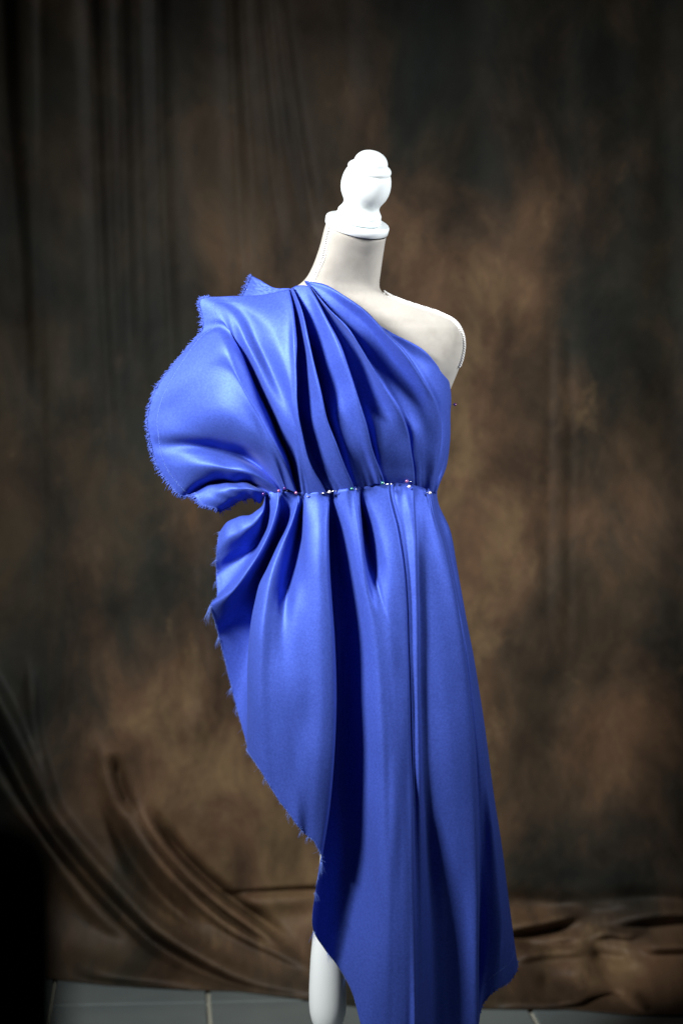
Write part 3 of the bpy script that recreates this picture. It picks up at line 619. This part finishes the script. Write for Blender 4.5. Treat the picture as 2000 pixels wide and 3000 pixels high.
# zigzag stitch line inside the selvage
ps, rs = [], []
def stitches(L, nrm_src, step=0.0022):
    s = np.concatenate([[0], np.cumsum(np.linalg.norm(np.diff(L, axis=0), axis=1))])
    t = np.gradient(L, axis=0); t /= np.linalg.norm(t, axis=1)[:,None]
    for k, q in enumerate(np.arange(0, s[-1], step)):
        p = np.array([np.interp(q, s, L[:,i]) for i in range(3)]) + np.array([0,-0.0008,0])
        tt = np.array([np.interp(q, s, t[:,i]) for i in range(3)]); sd = np.cross(tt, [0,-1,0]); sd /= np.linalg.norm(sd)
        d = tt*0.5 + sd*(1 if k % 2 else -1)*0.9 + rng.normal(size=3)*0.25; L_ = 0.0019*rng.uniform(0.6, 1.3)
        ps.append(np.array([p-d*L_/2, p+d*L_/2])); rs.append(0.00045)
stitches(Sb[20:lastE, -12] , None)
a, _ = None, None
V, F = tubes(ps, rs, 3, False); tag(mesh('selvage_stitching', V, F, THREADP, dress), kind='stuff')
# raw diagonal edge of the skirt: fine loose threads and a few tufts
ps, rs = [], []
Ek = Ss[:21*8, -1]; Ik = Ss[:21*8, -8]
a, b = edge_fray(Ek, Ik, 0.0005, 0.0015, 0.0055, 0.00024, 0.7, 0.6); ps += a; rs += b
a, b = edge_fray(Ek, Ik, 0.006, 0.005, 0.013, 0.0002, 0.9, 0.7); ps += a; rs += b
Ek2 = Ss[21*8:26*8, -1]; Ik2 = Ss[21*8:26*8, -8]
a, b = edge_fray(Ek2, Ik2, 0.0035, 0.001, 0.004, 0.0002, 0.6, 0.5); ps += a; rs += b
for (px, py, n, L, dx, dz) in [(618,1776,34,.030,-.35,-1),(643,1872,16,.020,-.35,-1),(635,1640,12,.014,-.7,-.7),(634,1700,10,.016,-.5,-1),(655,2010,14,.016,-.4,-1),
        (684,2085,10,.014,-.4,-1),(770,2285,12,.014,-.5,-1),(845,2388,12,.015,-.4,-1),(884,2432,10,.013,-.3,-1),(905,2450,10,.013,-.3,-1),(942,2530,26,.024,0.05,-1),(922,2612,14,.016,.15,-1),
        (919,2735,12,.020,-.4,-1),(957,2795,10,.022,.15,-1),(1010,2860,6,.014,.0,-1)]:
    p = None; best = 1e9
    for q in Ss[:26*8, -1]:
        d_ = np.linalg.norm((q - P(px, py, -q[1]))[[0,2]]); 
        if d_ < best: best, p = d_, q
    for _ in range(n): ps.append(strand(p + rng.normal(size=3)*0.0012, np.array([dx,0,dz]) + rng.normal(size=3)*0.22, L*rng.uniform(0.5, 1.1), 6, 0.25)); rs.append(0.00022)
V, F = tubes(ps, rs, 3); tag(mesh('loose_threads', V, F, THREADP, dress), kind='stuff')
# overlocked hem at the lower right corner
ps, rs = [], []
Er = Ss[43*8+4:48*8+4, -1]; Ir = Ss[43*8+4:48*8+4, -6]
a, b = edge_fray(Er, Ir, 0.0012, 0.002, 0.0045, 0.0013, 1.2, 0.5); ps += a; rs += b
V, F = tubes(ps, rs, 5); tag(mesh('overlocked_hem', V, F, THREAD, dress), kind='stuff')
ps, rs = [], []; stitches(Ss[44*8:48*8, -8], None, 0.003)
V, F = tubes(ps, rs, 3, False); tag(mesh('hem_stitching', V, F, THREADP, dress), kind='stuff')

# ------------------------------------------------------------------ pearl headed pins
def uvs(c, r, n=16, m=10):
    V, F = lathe([(r*-math.cos(math.pi*(i+0.02)/(m+0.04)), r*math.sin(math.pi*(i+0.02)/(m+0.04))) for i in range(m+1)], n)
    return [tuple(np.array(c)+np.array(v)) for v in V], F
TREES = [bvh_of(Sx_.reshape(-1,3), gridfaces(*Sx_.shape[:2])) for Sx_ in (Sb, Ss)]
def pin(px, py, d, colr, ndir, length, label, r=0.0028, tips=()):
    if d > 0:
        hs = [cast(t_, px+ox, py+oy, 0.0) for t_ in TREES for ox in (-8, 0, 8) for oy in (-6, 0, 6)]; h = P(px, py, -min(q[1] for q in hs) + 0.0032)
        d = -h[1]*1000
    else: h = P(px, py, d/1000)
    o = empty('dressmaking_pin', tuple(h)); tag(o, label, 'pin', 'pearl headed pins in the blue fabric')
    V, F = uvs(h, r); mesh('pin_head', V, F, PEARL[colr], o)
    nd = np.array(ndir, float); nd /= np.linalg.norm(nd)
    V, F = tubes([np.array([h, h + nd*length])], [np.array([0.0005, 0.0004])], 8); mesh('needle', V, F, STEEL, o)
    if tips:
        for (x0, y0, x1, y1, dd_) in tips:
            dd_ = d - 1.0
            V, F = tubes([np.array([P(x0, y0, dd_/1000), P(x1, y1, dd_/1000)])], [np.array([0.0010, 0.0008])], 8); mesh('needle_tip', V, F, STEEL, o)
pin(772,1447,92,'purple',(.8,.5,-.1),.015,'dark purple pin at the far left end of the waist row')
pin(817,1438,106,'pink',(.8,.5,-.1),.015,'pink pin on the second fold from the left end of the waist')
pin(834,1431,104,'purple',(.5,.5,-1),.014,'dark purple pin set slightly above the waist row between two pink pins')
pin(867,1444,108,'pink',(.9,.5,-.1),.014,'pink pin just left of the short bare needle tip', tips=[(898,1455,907,1453,106)])
pin(965,1441,118,'white',(-1,.06,-.2),.002,'white pin with a thick needle sticking out to its left above the darkest pleat', tips=[(939,1447,961,1442,112),(970,1440,986,1438,104)])
pin(1030,1432,116,'green',(.9,.4,-.1),.014,'left one of the two green pins at the waist')
pin(1120,1415,110,'green',(1,.1,0),.004,'right one of the two green pins, with its needle tip showing to the right', tips=[(1130,1417.5,1149,1418.5,98)])
pin(1191,1410,98,'pink',(.9,.4,-.1),.012,'pink pin directly above a white pin on the right side of the waist')
pin(1198,1426,100,'white',(-1,.2,.1),.005,'white pin directly below a pink pin on the right side of the waist')
pin(1259,1444,64,'white',(-1,.3,.1),.010,'white pin at the far right end of the waist')
pin(1332,1185,-5,'plum',(-1,.0,-.1),.011,'plum coloured pin sticking out sideways under the bare shoulder')

# ------------------------------------------------------------------ dark blurred thing close to the lens, lower left
c0 = P(-215, 3700, 2.9); V, F = [], []
import bmesh
bmh = bmesh.new(); bmesh.ops.create_cube(bmh, size=1)
bmesh.ops.scale(bmh, vec=(0.16, 0.10, 0.52), verts=bmh.verts)
bmesh.ops.bevel(bmh, geom=bmh.edges[:], offset=0.049, segments=6, affect='EDGES', profile=0.6)
me = bpy.data.meshes.new('black_case'); bmh.to_mesh(me); bmh.free(); me.materials.append(BLACKM)
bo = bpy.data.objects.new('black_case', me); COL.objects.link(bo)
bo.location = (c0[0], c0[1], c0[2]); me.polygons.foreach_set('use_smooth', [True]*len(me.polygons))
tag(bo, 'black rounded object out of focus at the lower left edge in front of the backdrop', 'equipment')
